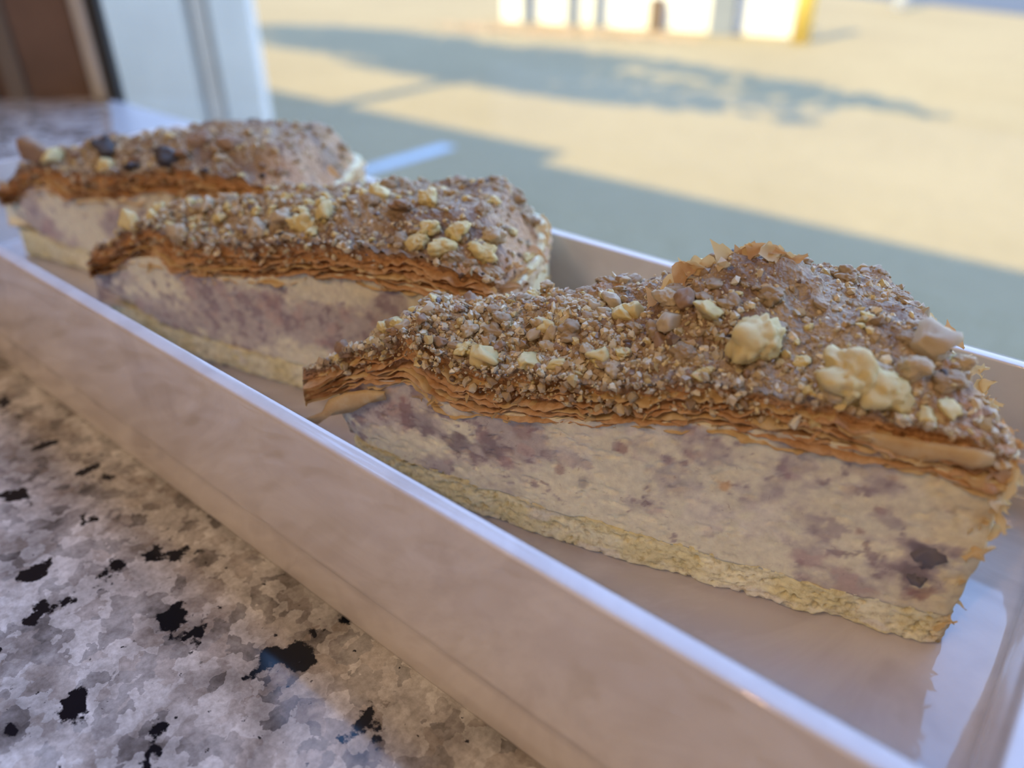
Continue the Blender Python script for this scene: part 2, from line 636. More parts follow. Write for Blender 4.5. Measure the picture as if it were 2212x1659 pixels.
# leaf quads added to imitate a brownish strip of shading by the low wall
pA, pB = on_z(1000, 56, GROUND), on_z(1480, 80, GROUND)
lr = np.random.default_rng(5)
Vl, Fl = [], []
for i in range(900):
    t_ = lr.random()
    c_ = pA + (pB - pA) * t_ + np.array([lr.normal() * .25, lr.uniform(-.35, 0.02), 0.004 + .01 * lr.random()])
    a_ = lr.uniform(0, 6.28)
    s_ = lr.uniform(.02, .05)
    e1, e2 = np.array([math.cos(a_), math.sin(a_), lr.uniform(0, .3)]) * s_, np.array([-math.sin(a_), math.cos(a_), 0]) * s_ * .5
    i0 = len(Vl)
    Vl += [c_, c_ + e1 * .5 + e2, c_ + e1, c_ + e1 * .5 - e2]
    Fl.append((i0, i0 + 1, i0 + 2, i0 + 3))
ll = link('shading_leaves', mesh_from('shading_leaves', Vl, Fl, smooth=False), M['shading_leaves'])
tag(ll, 'added orange leaves imitating brownish shading along the foot of the white wall', 'leaves', kind='stuff')


def at_ground(px, py):
    return on_z(px, py, GROUND)


# low rendered wall with posts
wa, wb = at_ground(1085, 44), at_ground(1705, 80)
wd = (wb - wa)[:2]
L = np.linalg.norm(wd)
wd /= L
wn2 = np.array([-wd[1], wd[0]])
if wn2 @ F2[:2] < 0:
    wn2 = -wn2
lw = link('low_wall', prism([tuple(wa[:2]), tuple(wb[:2]), tuple(wb[:2] + wn2 * 0.2), tuple(wa[:2] + wn2 * 0.2)], GROUND, GROUND + 0.55), M['lime_render'])
tag(lw, 'long low white rendered wall across the lot', 'wall')
po = 0
for (px, py, wdt, hgt, dep, mat, nm, lb, ct_) in (
        (1203, 30, 0.10, 0.9, 0.10, 'post_grey', 'fence_post', 'slim dark post against the white wall, leftmost of the posts', 'post'),
        (1252, 48, 0.09, 0.9, 0.09, 'post_grey', 'fence_post', 'grey post against the white wall, second from the left', 'post'),
        (1325, 45, 0.085, 0.9, 0.09, 'post_grey', 'fence_post', 'dark grey post against the white wall, third from the left', 'post'),
        (1438, 55, 0.13, 0.30, 0.12, 'bark', 'short_stump', 'short brown stump standing at the foot of the white wall', 'stump'),
        (1572, 66, 0.24, 0.62, 0.18, 'post_grey', 'utility_box', 'grey utility box in front of the white wall near the bollard', 'box')):
    c_ = at_ground(px, py)[:2]
    e0 = c_ - wd * wdt / 2 - wn2 * dep
    poly = [e0, e0 + wd * wdt, e0 + wd * wdt + wn2 * dep, e0 + wn2 * dep]
    # stand clear of the wall
    dist = (c_ - wa[:2]) @ wn2
    poly = [tuple(v - wn2 * (dist + 0.012)) for v in poly]
    o = link(nm, prism(poly, GROUND, GROUND + hgt), M[mat])
    tag(o, lb, ct_)
    if nm == 'utility_box':
        cx_, cy_ = np.mean([v[0] for v in poly]), np.mean([v[1] for v in poly])
        link('lid', prism([(cx_ + (v[0] - cx_) * 1.12, cy_ + (v[1] - cy_) * 1.06) for v in poly], GROUND + hgt, GROUND + hgt + 0.03), M['post_grey'], o)

bp_ = at_ground(1727, 92)
bo = link('bollard', lathe([(0.085, 0.0), (0.085, 0.98), (0.075, 1.03), (0.045, 1.06), (0.01, 1.07)], 28), M['yellow_paint'])
bo.location = (bp_[0], bp_[1], GROUND)
tag(bo, 'round yellow bollard standing at the end of the white wall', 'bollard')
wp_ = at_ground(1940, 22)
wp = link('marker_post', lathe([(0.09, 0.0), (0.085, 0.7), (0.05, 0.74), (0.01, 0.75)], 20), M['white_road_paint'])
wp.location = (wp_[0], wp_[1], GROUND)
tag(wp, 'round white marker post at the edge of the painted car shadow', 'post')


# a tree whose shadow crosses the lot
def tree(base, crown_c, rad, nleaf, seed, label):
    rng = np.random.default_rng(seed)
    e = bpy.data.objects.new('tree', None)
    COL.objects.link(e)
    e.location = (base[0], base[1], GROUND)
    tag(e, label, 'tree')
    hh = crown_c[2] - GROUND
    off = np.array([crown_c[0] - base[0], crown_c[1] - base[1]])
    V, Fc = [], []
    n = 12
    lv = [0, .25, .5, .75, 1.0]
    for t_ in lv:
        r = 0.11 * (1 - .6 * t_)
        c_ = off * t_ * t_ * 0.6
        for k_ in range(n):
            a_ = 2 * math.pi * k_ / n
            V.append((c_[0] + r * math.cos(a_), c_[1] + r * math.sin(a_), hh * t_))
    for i in range(len(lv) - 1):
        for k_ in range(n):
            k2 = (k_ + 1) % n
            Fc.append((i * n + k_, i * n + k2, (i + 1) * n + k2, (i + 1) * n + k_))
    link('trunk', mesh_from('trunk', V, Fc), M['bark'], e)
    V, Fc = [], []
    pts = []
    while len(pts) < nleaf:
        q_ = rng.uniform(-1, 1, 3)
        rr = np.linalg.norm(q_)
        if rr < 1:
            nz = fbm(q_[0] * 2.6, q_[1] * 1.6, q_[2] * 1.6, seed, 3)
            if nz > -0.25 + 0.55 * (rr - .5):
                pts.append(q_ * rad)
    for q_ in pts:
        q_ = q_ + np.array([off[0], off[1], hh])
        a_ = rng.normal(size=3)
        a_ /= np.linalg.norm(a_)
        b_ = np.cross(a_, rng.normal(size=3))
        b_ /= np.linalg.norm(b_)
        s_ = rng.uniform(.05, .11)
        i0 = len(V)
        V += [q_ - a_ * s_, q_ + b_ * s_ * .55, q_ + a_ * s_, q_ - b_ * s_ * .55]
        Fc.append((i0, i0 + 1, i0 + 2, i0 + 3))
    cr = link('foliage', mesh_from('foliage', V, Fc, smooth=False), M['leaf'], e)
    cr['kind'] = 'stuff'


def crown_over(px, py, h):
    g_ = at_ground(px, py)
    return np.array([g_[0] - SUN_X * h / SUN_T, g_[1] - h / SUN_T, GROUND + h])


cc_ = crown_over(1085, 132, 3.4)
tree((-4.3, 2.0), cc_, np.array([3.5, 0.80, 0.45]), 7500, 3, 'leafy tree outside whose shadow falls across the lot')

# ------------------------------------------------------------------ tray
XL, XR = -4.085 * HR, 0.128 * HR
YF, YB = 0.83 * HR, 2.15 * HR


def rrect(off, z, rad):
    x0, x1, y0, y1 = XL - off, XR - off * -1, YF - off, YB + off
    r = max(0.0006, rad)
    pts = []
    ns = 8
    for (cx_, cy_, a0) in ((x1 - r, y0 + r, -90), (x1 - r, y1 - r, 0), (x0 + r, y1 - r, 90), (x0 + r, y0 + r, 180)):
        for k_ in range(ns + 1):
            a_ = math.radians(a0 + 90 * k_ / ns)
            pts.append((cx_ + r * math.cos(a_), cy_ + r * math.sin(a_), z))
    return pts


FLO = ZF
prof = [(-0.0050, FLO), (-0.0032, FLO + 0.0002), (-0.0022, FLO + 0.0008), (-0.0018, FLO + 0.0022)]
prof += [(-0.0018 + 0.0010 * t_, FLO + 0.0022 + (RIM - 0.0014 - FLO - 0.0022) * t_) for t_ in (0.33, 0.66, 1.0)]
# rounded rim
for (rc, zc_, rad_, a0, a1) in ((-0.0004, RIM - 0.0006, 0.0006, 180, 95), (0.0024, RIM - 0.0013, 0.0011, 84, 10)):
    for t_ in np.linspace(0, 1, 7):
        aa = math.radians(a0 + (a1 - a0) * t_)
        prof.append((rc + rad_ * math.cos(aa), zc_ + rad_ * math.sin(aa)))
zst = RIM - 0.376 * HR
prof += [(0.0037, RIM - 0.0026), (0.0046, RIM * .6 + zst * .4), (0.0056, zst + 0.0022), (0.0058, zst + 0.0009), (0.0054, zst + 0.0002),
         (0.0050, zst - 0.0002), (0.0048, zst - 0.001), (0.0050, zst - 0.003), (0.0056, zst * .5), (0.0058, 0.0030), (0.0054, 0.0012), (0.0044, 0.0003),
         (0.0030, 0.0002), (0.0008, 0.0003), (0.0002, 0.0020), (0.0, FLO - 0.006), (-0.004, FLO - 0.0045)]
V, Fc = [], []
n = None
for off, z in prof:
    ring = rrect(off, z, 0.0022 + max(0, off + 0.002) * 1.2)
    n = len(ring)
    V += ring
for i in range(len(prof) - 1):
    for k_ in range(n):
        k2 = (k_ + 1) % n
        Fc.append((i * n + k_, i * n + k2, (i + 1) * n + k2, (i + 1) * n + k_))
Fc.append(tuple(range(n - 1, -1, -1)))
Fc.append(tuple((len(prof) - 1) * n + k_ for k_ in range(n)))
Fc = [tuple(reversed(f)) for f in Fc]
tm = mesh_from('serving_tray', V, Fc)
tm.set_sharp_from_angle(angle=math.radians(50))
tray = link('serving_tray', tm, M['melamine'])
tag(tray, 'long white marbled rectangular serving tray on the granite counter', 'tray')

# ------------------------------------------------------------------ cake slices
R0, A0 = 0.160, math.radians(28)


def outline(R, A, sig_fr, sig_br, sig_tip, bow=0.0024, x0=0.0):
    """closed perimeter, counter-clockwise: tip, front edge, outer arc, rear edge"""
    ds = 0.0003
    fr = np.arange(x0, R, ds)
    P1 = np.stack([fr, -bow * np.sin(np.pi * np.clip(fr / R, 0, 1)) ** 1.3], 1)
    th = np.arange(0, A, ds / R)
    P2 = np.stack([R * np.cos(th), R * np.sin(th)], 1)
    rr = np.arange(R, x0, -ds)
    P3 = np.stack([rr * math.cos(A), rr * math.sin(A)], 1)
    P = np.concatenate([P1, P2, P3])
    n1, n2, n3 = len(P1), len(P2), len(P3)
    N = len(P)

    def smooth(sig):
        kx = np.arange(N)
        kx = np.minimum(kx, N - kx)
        g_ = np.exp(-0.5 * (kx * ds / sig) ** 2)
        g_ /= g_.sum()
        return np.real(np.fft.ifft(np.fft.fft(P, axis=0) * np.fft.fft(g_)[:, None], axis=0))
    S = [smooth(s_) for s_ in (sig_tip, sig_fr, sig_br)]
    idx = np.arange(N)
    cen = [0, n1, n1 + n2]
    W = []
    for c_ in cen:
        dd_ = np.abs(idx - c_)
        dd_ = np.minimum(dd_, N - dd_) * ds
        W.append(1.0 / (dd_ + 0.004) ** 3)
    W = np.array(W)
    W /= W.sum(0)
    Q = sum(W[i][:, None] * S[i] for i in range(3))
    typ = np.where(idx < n1, 0, np.where(idx < n1 + n2, 1, 2))
    return Q, typ


def resample(Q, typ, steps):
    seg = np.linalg.norm(np.roll(Q, -1, 0) - Q, axis=1)
    keep, acc = [0], 0.0
    for i in range(1, len(Q)):
        acc += seg[i - 1]
        if acc >= steps[typ[i]]:
            keep.append(i)
            acc = 0.0
    Q2 = Q[keep]
    T = np.roll(Q2, -1, 0) - np.roll(Q2, 1, 0)
    T /= np.linalg.norm(T, axis=1)[:, None] + 1e-12
    Nn = np.stack([T[:, 1], -T[:, 0]], 1)
    return Q2, typ[keep], Nn


def ip(x, pts):
    return np.interp(x, [p_[0] for p_ in pts], [p_[1] for p_ in pts])


MM = 0.001
SPONGE_TOP = [(0, .0145), (.016, .0135), (.03, .0115), (.05, .0108), (.09, .0112), (.105, .011), (.126, .0092), (.14, .0097), (.16, .0112)]
FILL_TOP = [(0, .020), (.0108, .0235), (.0207, .0285), (.034, .0315), (.047, .0315), (.076, .0365), (.10, .0425), (.119, .0450), (.132, .0450), (.144, .0445), (.16, .043)]
LID_EDGE = [(0, .0345), (.010, .037), (.022, .0425), (.034, .0470), (.045, .0440), (.06, .0450), (.081, .0480), (.108, .0530), (.126, .0530), (.142, .0530), (.152, .051), (.16, .0480)]

# ---- chunk meshes for nuts and crumbs


def ico(sub):
    import bmesh
    bm = bmesh.new()
    bmesh.ops.create_icosphere(bm, subdivisions=sub, radius=1.0)
    V_ = np.array([v.co[:] for v in bm.verts])
    F_ = [tuple(v.index for v in f.verts) for f in bm.faces]
    bm.free()
    return V_, F_


ICO1, ICO2, ICO3, ICO4 = ico(1), ico(2), ico(3), ico(4)


def chunk(sub, seed, amp=0.38, freq=1.3, facet=True):
    V_, F_ = sub
    d_ = 1 + amp * fbm(V_[:, 0] * freq + 5, V_[:, 1] * freq, V_[:, 2] * freq, seed, 3)
    # a couple of broken flat facets
    rng = np.random.default_rng(seed)
    P_ = V_ * d_[:, None]
    if facet:
        for _ in range(4):
            nrm = rng.normal(size=3)
            nrm /= np.linalg.norm(nrm)
            h_ = rng.uniform(.5, .8)
            ex = P_ @ nrm - h_
            P_ = P_ - np.outer(np.clip(ex, 0, None) * .85, nrm)
    return P_, F_


def walnut(sub, seed):
    """lobed walnut piece"""
    V_, F_ = sub
    rng = np.random.default_rng(seed)
    lob = np.zeros(len(V_))
    for _ in range(6):
        c_ = rng.normal(size=3)
        c_ /= np.linalg.norm(c_)
        lob = np.maximum(lob, rng.uniform(.7, 1.0) * np.exp(-(1 - V_ @ c_) * 5.5))
    d_ = 0.58 + 0.52 * lob + 0.13 * fbm(V_[:, 0] * 3, V_[:, 1] * 3, V_[:, 2] * 3, seed, 4, .6)
    return V_ * d_[:, None], F_


NUTS = []
for s_ in range(10):
    P_, F_ = walnut(ICO4, 40 + s_)
    NUTS.append((P_, F_))
for s_ in range(8):
    P_, F_ = chunk(ICO3, 80 + s_, 0.45, 1.6)
    NUTS.append((P_, F_))
NUT_ME = {}


def nut_mesh(i, mat):
    if (i, mat) not in NUT_ME:
        me = mesh_from('walnut_piece', *NUTS[i])
        me.materials.append(M[mat])
        NUT_ME[(i, mat)] = me
    return NUT_ME[(i, mat)]


CRUMBS = [chunk(ICO1, 200 + s_, 0.5, 1.7) for s_ in range(14)]


def rot(rng):
    q_ = rng.normal(size=4)
    q_ /= np.linalg.norm(q_)
    w_, x_, y_, z_ = q_
    return np.array([[1 - 2 * (y_ * y_ + z_ * z_), 2 * (x_ * y_ - z_ * w_), 2 * (x_ * z_ + y_ * w_)],
                     [2 * (x_ * y_ + z_ * w_), 1 - 2 * (x_ * x_ + z_ * z_), 2 * (y_ * z_ - x_ * w_)],
                     [2 * (x_ * z_ - y_ * w_), 2 * (y_ * z_ + x_ * w_), 1 - 2 * (x_ * x_ + y_ * y_)]])


# flake shards
def shard(seed):
    rng = np.random.default_rng(seed)
    nx, ny = 8, 5
    V_, F_ = [], []
    for i in range(nx):
        t_ = i / (nx - 1)
        wdt = (0.5 + 0.2 * rng.normal()) * (1 - t_ ** 2.2) + 0.03
        cy_ = 0.12 * math.sin(3 * t_ + seed)
        for j in range(ny):
            s_ = j / (ny - 1) - .5
            V_.append((t_ + 0.05 * rng.normal() * (j in (0, ny - 1)), cy_ + s_ * max(.06, wdt) + .02 * rng.normal(), 0.16 * math.sin(t_ * 2.2 + seed) + 0.25 * s_ * s_ + .015 * rng.normal()))
    for i in range(nx - 1):
        for j in range(ny - 1):
            F_.append((i * ny + j, (i + 1) * ny + j, (i + 1) * ny + j + 1, i * ny + j + 1))
    return V_, F_


SHARD = {}


def shard_mesh(i, mat):
    if (i, mat) not in SHARD:
        me = mesh_from('pastry_flake', *shard(i + 3))
        me.materials.append(M[mat])
        SHARD[(i, mat)] = me
    return SHARD[(i, mat)]


def make_slice(tip, ang, seed, label, fine, nlay, ncrumb, nnut, spots=(), big=(), hscale=1.0, nflake=60, yellow=0.45, dark=0.08, extra_bumps=(), tip_in=0.0):
    rng = np.random.default_rng(seed)
    root = bpy.data.objects.new('cake_slice', None)
    COL.objects.link(root)
    root.location = (tip[0], tip[1], ZF)
    root.rotation_euler = (0, 0, ang)
    tag(root, label, 'cake slice', 'cake slices in the tray')
    so = seed * 3.7
    sA, cA = math.sin(A0), math.cos(A0)

    def wave(x, amp, f, sd):
        return amp * fbm(np.asarray(x) * f + so, 0.3, 0.7, sd, 3)

    # ---------- sponge base
    Q, ty = outline(R0 - 0.0005, A0, 0.0030, 0.008, 0.005 - tip_in * .3, x0=0.009 - tip_in)
    Q, ty, Nn = resample(Q, ty, (0.00045 * fine, 0.0006 * fine, 0.0025))
    r = np.hypot(Q[:, 0], Q[:, 1])
    ztop = ip(r, SPONGE_TOP) + wave(r, 0.0010, 90, 3) + wave(r, 0.0005, 420, 4)
    nz = int(24 / fine) + 4
    V_, C_ = [], []
    tt = np.linspace(0, 1, nz)
    rowx = []
    for t_ in tt:
        z = ztop * t_ * hscale
        d_ = 0.0004 * fbm(Q[:, 0] * 800 + so, Q[:, 1] * 700, z * 700, seed + 1, 4) + 0.0006 * fbm(Q[:, 0] * 110 + so, Q[:, 1] * 110, z * 110, seed + 2, 3)
        pore = vnoise(Q[:, 0] * 1100 + so, Q[:, 1] * 1100, z * 1500, seed + 9)
        d_ = d_ - 0.0011 * sst(.35, .75, pore) - 0.0014 * (1 - t_ if t_ < .12 else 0)
        d_ = d_ - 0.0008 * sst(.12, 0.0, t_)
        P_ = Q + Nn * d_[:, None]
        V_.append(np.column_stack([P_, z]))
        m_ = fbm(Q[:, 0] * 120 + so, Q[:, 1] * 120, z * 160, seed + 5, 4)
        c_ = mixc((0.86, 0.75, 0.40), (0.95, 0.87, 0.57), sst(-.5, .5, m_))
        # white cream smears
        sm_ = fbm(Q[:, 0] * 75 + so + 9, Q[:, 1] * 75, z * 130, seed + 6, 3)
        c_ = mixc(c_, (0.92, 0.84, 0.64), sst(.32, .50, sm_) * sst(.03, .08, r) * .9)
        c_ = mixc(c_, (0.62, 0.48, 0.20), sst(.35, .75, pore) * .6)
        c_ = mixc(c_, (0.58, 0.45, 0.16), 0.6 * sst(.86, 1.0, t_ + .12 * m_) * sst(.14, .09, r))
        c_ = mixc(c_, (0.70, 0.42, 0.16), 0.55 * sst(.006, .0, R0 - r) * (ty < 2))
        C_.append(c_)
    close_solid('sponge_base', V_, C_, 'sponge_crumb', root)

    # ---------- cream filling
    Q, ty = outline(R0 - 0.0012, A0, 0.0030, 0.008, 0.0045 - tip_in * .3, x0=0.006 - tip_in)
    Q, ty, Nn = resample(Q, ty, (0.00042 * fine, 0.0006 * fine, 0.0025))
    r = np.hypot(Q[:, 0], Q[:, 1])
    zb_ = ip(r, SPONGE_TOP) + wave(r, 0.0010, 90, 3) + wave(r, 0.0005, 420, 4) - 0.0004
    zt_ = np.maximum(ip(r, FILL_TOP), ip(r, LID_EDGE) - .0100 - .0035 * sst(.02, .05, r)) + 0.0012
    nz = int(66 / fine) + 6
    V_, C_ = [], []
    arc_edge = sst(.018, .004, R0 - r) * (ty < 2)
    for t_ in np.linspace(0, 1, nz):
        z = (zb_ + (zt_ - zb_) * t_) * hscale
        d_ = 0.0003 * fbm(Q[:, 0] * 120 + so, Q[:, 1] * 120, z * 150, seed + 11, 3)
        rp = fbm(Q[:, 0] * 420 + so, Q[:, 1] * 420, z * 620, seed + 12, 4)
        d_ = d_ - 0.0004 * sst(.55, .70, rp)
        d_ = d_ + 0.0012 * np.sin(np.pi * min(1, t_)) * (ty == 1)
        tipz = sst(.022, .006, r)
        d_ = d_ - 0.004 * tipz * (abs(t_ - .55) * 1.6) ** 2
        P_ = Q + Nn * d_[:, None]
        V_.append(np.column_stack([P_, z]))
        u = Q[:, 0]
        zz = z
        m1 = fbm(u * 55 + so, Q[:, 1] * 55, zz * 75, seed + 13, 5, .6)
        m2 = fbm(u * 260 + so, Q[:, 1] * 260, zz * 300, seed + 14, 4, .6)
        # more fruit towards the tip and in the middle, plain cream low down
        bias = 0.75 * sst(.055, .015, r) + 0.30 * np.exp(-((zz - .026) / .009) ** 2) * sst(.03, .06, r) - 0.40 * sst(.085, .12, r) * sst(.030, .018, zz) - .25 * sst(.036, .044, zz)
        mv = sst(-.05, .75, m1 + bias + .22 * m2)
        c_ = mixc((0.88, 0.81, 0.57), (0.54, 0.455, 0.40), mv * .85)
        c_ = mixc(c_, (0.34, 0.245, 0.235), sst(.55, .95, m2 + .35 * m1 + .5 * bias) * .75)
        c_ = mixc(c_, (0.62, 0.38, 0.30), sst(.35, .6, fbm(u * 190 + so + 40, Q[:, 1] * 190, zz * 190, seed + 15, 3)) * .35 * mv)
        c_ = mixc(c_, (0.90, 0.76, 0.42), arc_edge * sst(-.3, .5, m1 + .3) * .75)
        c_ = mixc(c_, (0.80, 0.58, 0.24), sst(.45, .7, fbm(u * 160 + so + 70, Q[:, 1] * 160, zz * 260, seed + 16, 3)) * .5 * arc_edge)
        for (su, sz, sr, col, st) in spots:
            jit = 1 + .55 * m2 + .3 * m1
            dd_ = np.hypot(u - su, (zz - sz) * 1.0) / (sr * np.clip(jit, .4, 1.7))
            c_ = mixc(c_, col, st * sst(1.25, .55, dd_) * (Q[:, 1] < .02))
        C_.append(c_)
    close_solid('cream_filling', V_, C_, 'cream_filling', root)

    # ---------- pastry lid core with the crusted top
    QL, tyL = outline(R0 - 0.0005, A0, 0.0035, 0.010, 0.0022, x0=-0.002)
    QP, typ_, NP = resample(QL, tyL, (0.0005 * fine, 0.0006 * fine, 0.0008 * fine))

    def ztop_fn(x, y):
        r_ = np.hypot(x, y)
        df = y + 0.0024 * np.sin(np.pi * np.clip(x / R0, 0, 1)) ** 1.3
        dr_ = x * sA - y * cA
        da = R0 - r_
        e_ = ip(r_, LID_EDGE)
        dome = 0.0072 * sst(0, .020, df) * sst(-.004, .016, da) * (0.5 + .5 * sst(.02, .07, r_)) - 0.0030 * sst(.010, 0, dr_) - 0.0035 * sst(.03, .07, df)
        dome = dome - 0.008 * sst(.016, 0, da) * sst(.004, .03, df)
        b_ = 0.0013 * fbm(x * 130 + so, y * 130, 0.5, seed + 21, 4) + 0.0022 * fbm(x * 45 + so, y * 45, 1.5, seed + 22, 2) * sst(.0, .02, df)
        b_ = b_ + 0.0009 * np.abs(fbm(x * 330 + so, y * 330, .2, seed + 23, 4)) + 0.0007 * sst(-.1, .6, fbm(x * 700 + so, y * 700, .2, seed + 26, 2))
        for (bx, by, br, bh) in extra_bumps:
            b_ = b_ + bh * np.exp(-((x - bx) ** 2 + (y - by) ** 2) / br ** 2)
        return (e_ + dome + b_) * hscale

    cen = np.array([0.60 * R0 * math.cos(A0 * .5), 0.60 * R0 * math.sin(A0 * .5)])
    nrho = int(70 / fine)
    V_, C_ = [], []
    rho = np.linspace(1, 0.0, nrho, endpoint=False)
    rr_ = np.hypot(QP[:, 0], QP[:, 1])
    # wall: from the underside up to the edge
    zunder = np.maximum(ip(rr_, FILL_TOP), ip(rr_, LID_EDGE) - .0100 - .0035 * sst(.02, .05, rr_)) * hscale
    nw = 10
    for t_ in np.linspace(0, 1, nw, endpoint=False):
        ins = 0.0022 + 0.0005 * math.sin(t_ * 30)
        P_ = QP - NP * ins
        ze = ztop_fn(QP[:, 0], QP[:, 1]) - 0.0012
        z = zunder + (ze - zunder) * t_
        V_.append(np.column_stack([P_, z]))
        C_.append(mixc((0.55, 0.28, 0.11), (0.68, 0.40, 0.18), sst(-.5, .5, fbm(QP[:, 0] * 200, QP[:, 1] * 200, z * 900, seed + 31, 3))))
    for q_ in rho:
        P_ = cen + (QP - cen) * q_
        if q_ > .985:
            P_ = P_ - NP * 0.0006
        z = ztop_fn(P_[:, 0], P_[:, 1])
        V_.append(np.column_stack([P_, z]))
        rp_ = np.hypot(P_[:, 0], P_[:, 1])
        m1 = fbm(P_[:, 0] * 70 + so, P_[:, 1] * 70, .1, seed + 24, 4)
        m2 = fbm(P_[:, 0] * 320 + so, P_[:, 1] * 320, .1, seed + 25, 4)
        edge = np.maximum(sst(.022, .004, R0 - rp_), sst(.012, .002, P_[:, 0] * sA - P_[:, 1] * cA))
        c_ = mixc((0.35, 0.23, 0.125), (0.50, 0.375, 0.225), sst(-.4, .5, m1 + .3 * m2))
        c_ = mixc(c_, (0.66, 0.37, 0.17), np.clip(edge * sst(-.5, .4, m1 + .4), 0, 1) * .8)
        c_ = mixc(c_, (0.20, 0.115, 0.07), sst(.35, .8, m2 - .3 * m1) * .6)
        C_.append(c_)
    close_solid('pastry_lid', V_, C_, 'crust_top', root)

    # ---------- separate pastry leaves showing along the cut edges
    QS, tyS, NS = resample(QL, tyL, (0.00042 * fine, 0.00055 * fine, 0.0016 * fine))
    rs = np.hypot(QS[:, 0], QS[:, 1])
    arc_l = np.cumsum(np.linalg.norm(np.roll(QS, 1, 0) - QS, axis=1))
    zu = np.maximum(ip(rs, FILL_TOP), ip(rs, LID_EDGE) - .0100 - .0035 * sst(.02, .05, rs))
    ze = ztop_fn(QS[:, 0], QS[:, 1]) / hscale - 0.0016
    nacr = 7
    for k_ in range(nlay):
        fr_ = (k_ + .25) / nlay
        sd = seed * 50 + k_
        gap = (ze - zu)
        zc = zu + gap * fr_ * 0.93
        zc = zc + 0.0011 * fbm(arc_l * 95 + so, k_ * 3.1, .5, sd, 3) + 0.0002 * fbm(arc_l * 380, k_, .5, sd + 3, 2)
        outw = 0.0005 + 0.0013 * fbm(arc_l * 160, k_ * 2.2, .1, sd + 5, 3) + 0.0004 * fbm(arc_l * 700, k_ * 1.2, .1, sd + 6, 2) - 0.0010 * (fr_ - .3)
        outw = np.clip(outw, -0.0017, 0.0022)
        droop = 0.0008 + 0.0012 * vnoise(arc_l * 120, k_ * 1.7, .3, sd + 7)
        V_, top, bot = [], [], []
        for j in range(nacr):
            s_ = j / (nacr - 1)                     # 0 outside, 1 inside
            off_ = outw * (1 - s_) - 0.0065 * s_
            P_ = QS + NS * off_[:, None]
            z = zc - droop * (1 - s_) ** 2 + 0.0003 * fbm(P_[:, 0] * 500, P_[:, 1] * 500, k_, sd + 8, 2)
            th_ = 0.00022 * (0.35 + .65 * min(1, s_ * 4))
            top.append(np.column_stack([P_, (z + th_) * hscale]))
            bot.append(np.column_stack([P_, (z - th_) * hscale]))
        rows = bot[::-1] + top
        V_ = np.concatenate(rows)
        n_ = len(QS)
        nr_ = len(rows)
        F_ = []
        for i in range(nr_ - 1):
            a_ = np.arange(n_)
            b_ = (a_ + 1) % n_
            F_ += list(zip(i * n_ + a_, i * n_ + b_, (i + 1) * n_ + b_, (i + 1) * n_ + a_))
        link('pastry_layer', mesh_from('pastry_layer', V_, F_), M['pale_pastry' if k_ == 0 or (k_ % 4 == 3) else 'puff_pastry'], root)

    # ---------- flakes hanging on the outer crust and edges
    for k_ in range(nflake):
        th_ = A0 * .8 * rng.random() ** 1.5 if rng.random() < .85 else 0.0
        if th_ <= 0:
            x_ = rng.uniform(.12, 1.0) * R0
            px_, py_ = x_, -0.0024 * math.sin(math.pi * min(1, x_ / R0)) ** 1.3
            nx_, ny_ = 0, -1
            zr = ip(x_, FILL_TOP) + rng.uniform(.0, .005)
            size = rng.uniform(.0025, .006)
        else:
            ro = R0 - .0022 - 0.006 * max(0, (th_ / A0 - .62) / .38) ** 2
            px_, py_ = ro * math.cos(th_), ro * math.sin(th_)
            nx_, ny_ = math.cos(th_), math.sin(th_)
            zr = rng.uniform(.004, .050) if rng.random() < .55 else rng.uniform(.034, .050)
            size = rng.uniform(.003, .0075) * (1.0 if zr > .03 else .7)
        # shard long axis: mostly tangential / upwards, a bit outward
        if k_ % 3 == 0 and th_ > 0:
            zr = rng.uniform(.026, .050)
            size = rng.uniform(.004, .0085)
        out = np.array([nx_, ny_, 0.0])
        tan = np.array([-ny_, nx_, 0.0])
        ax = out * rng.uniform(.2, .9) + tan * rng.uniform(-1, 1) + UZ * rng.uniform(-.6, .5)
        ax /= np.linalg.norm(ax)
        nz_ = out + 0.5 * rng.normal(size=3)
        nz_ -= ax * (nz_ @ ax)
        nz_ /= np.linalg.norm(nz_)
        yy_ = np.cross(nz_, ax)
        o = link('pastry_flake', shard_mesh(int(rng.integers(0, 8)), 'pale_pastry' if zr < .045 or rng.random() < .5 else 'puff_pastry'), None, root)
        m_ = np.eye(4)
        m_[:3, 0], m_[:3, 1], m_[:3, 2] = ax * size, yy_ * size * .8, nz_ * size
        m_[:3, 3] = np.array([px_, py_, zr * hscale]) - ax * size * .35
        o.matrix_local = Matrix(m_.tolist())

    # ---------- fine crumbs (nobody could count them)
    def spot_on_top():
        while True:
            r_ = R0 * math.sqrt(rng.uniform(.0, 1)) * .985
            t_ = rng.uniform(0, A0)
            x_, y_ = r_ * math.cos(t_), r_ * math.sin(t_)
            dens = .10 + .9 * math.exp(-y_ / .016) * (1.0 if r_ < .11 else .35) + .5 * (r_ < .07)
            if y_ > r_ * sA * 1.0 + 1:
                continue
            dens *= .45 + .9 * float(sst(-.3, .4, vnoise(x_ * 150, y_ * 150, .5, seed + 60)))
            if rng.random() < dens:
                return x_, y_

    VV, FF, CC = [], [], []
    nv = 0
    pal = np.array([(0.62, 0.48, 0.28), (0.52, 0.37, 0.20), (0.72, 0.60, 0.38), (0.42, 0.28, 0.15), (0.70, 0.55, 0.26), (0.78, 0.68, 0.46), (0.17, 0.11, 0.07)])
    prob = np.array([.26, .2, .2, .14, .1, .07, .03])
    pts = np.array([spot_on_top() for _ in range(ncrumb)])
    hz = ztop_fn(pts[:, 0], pts[:, 1])
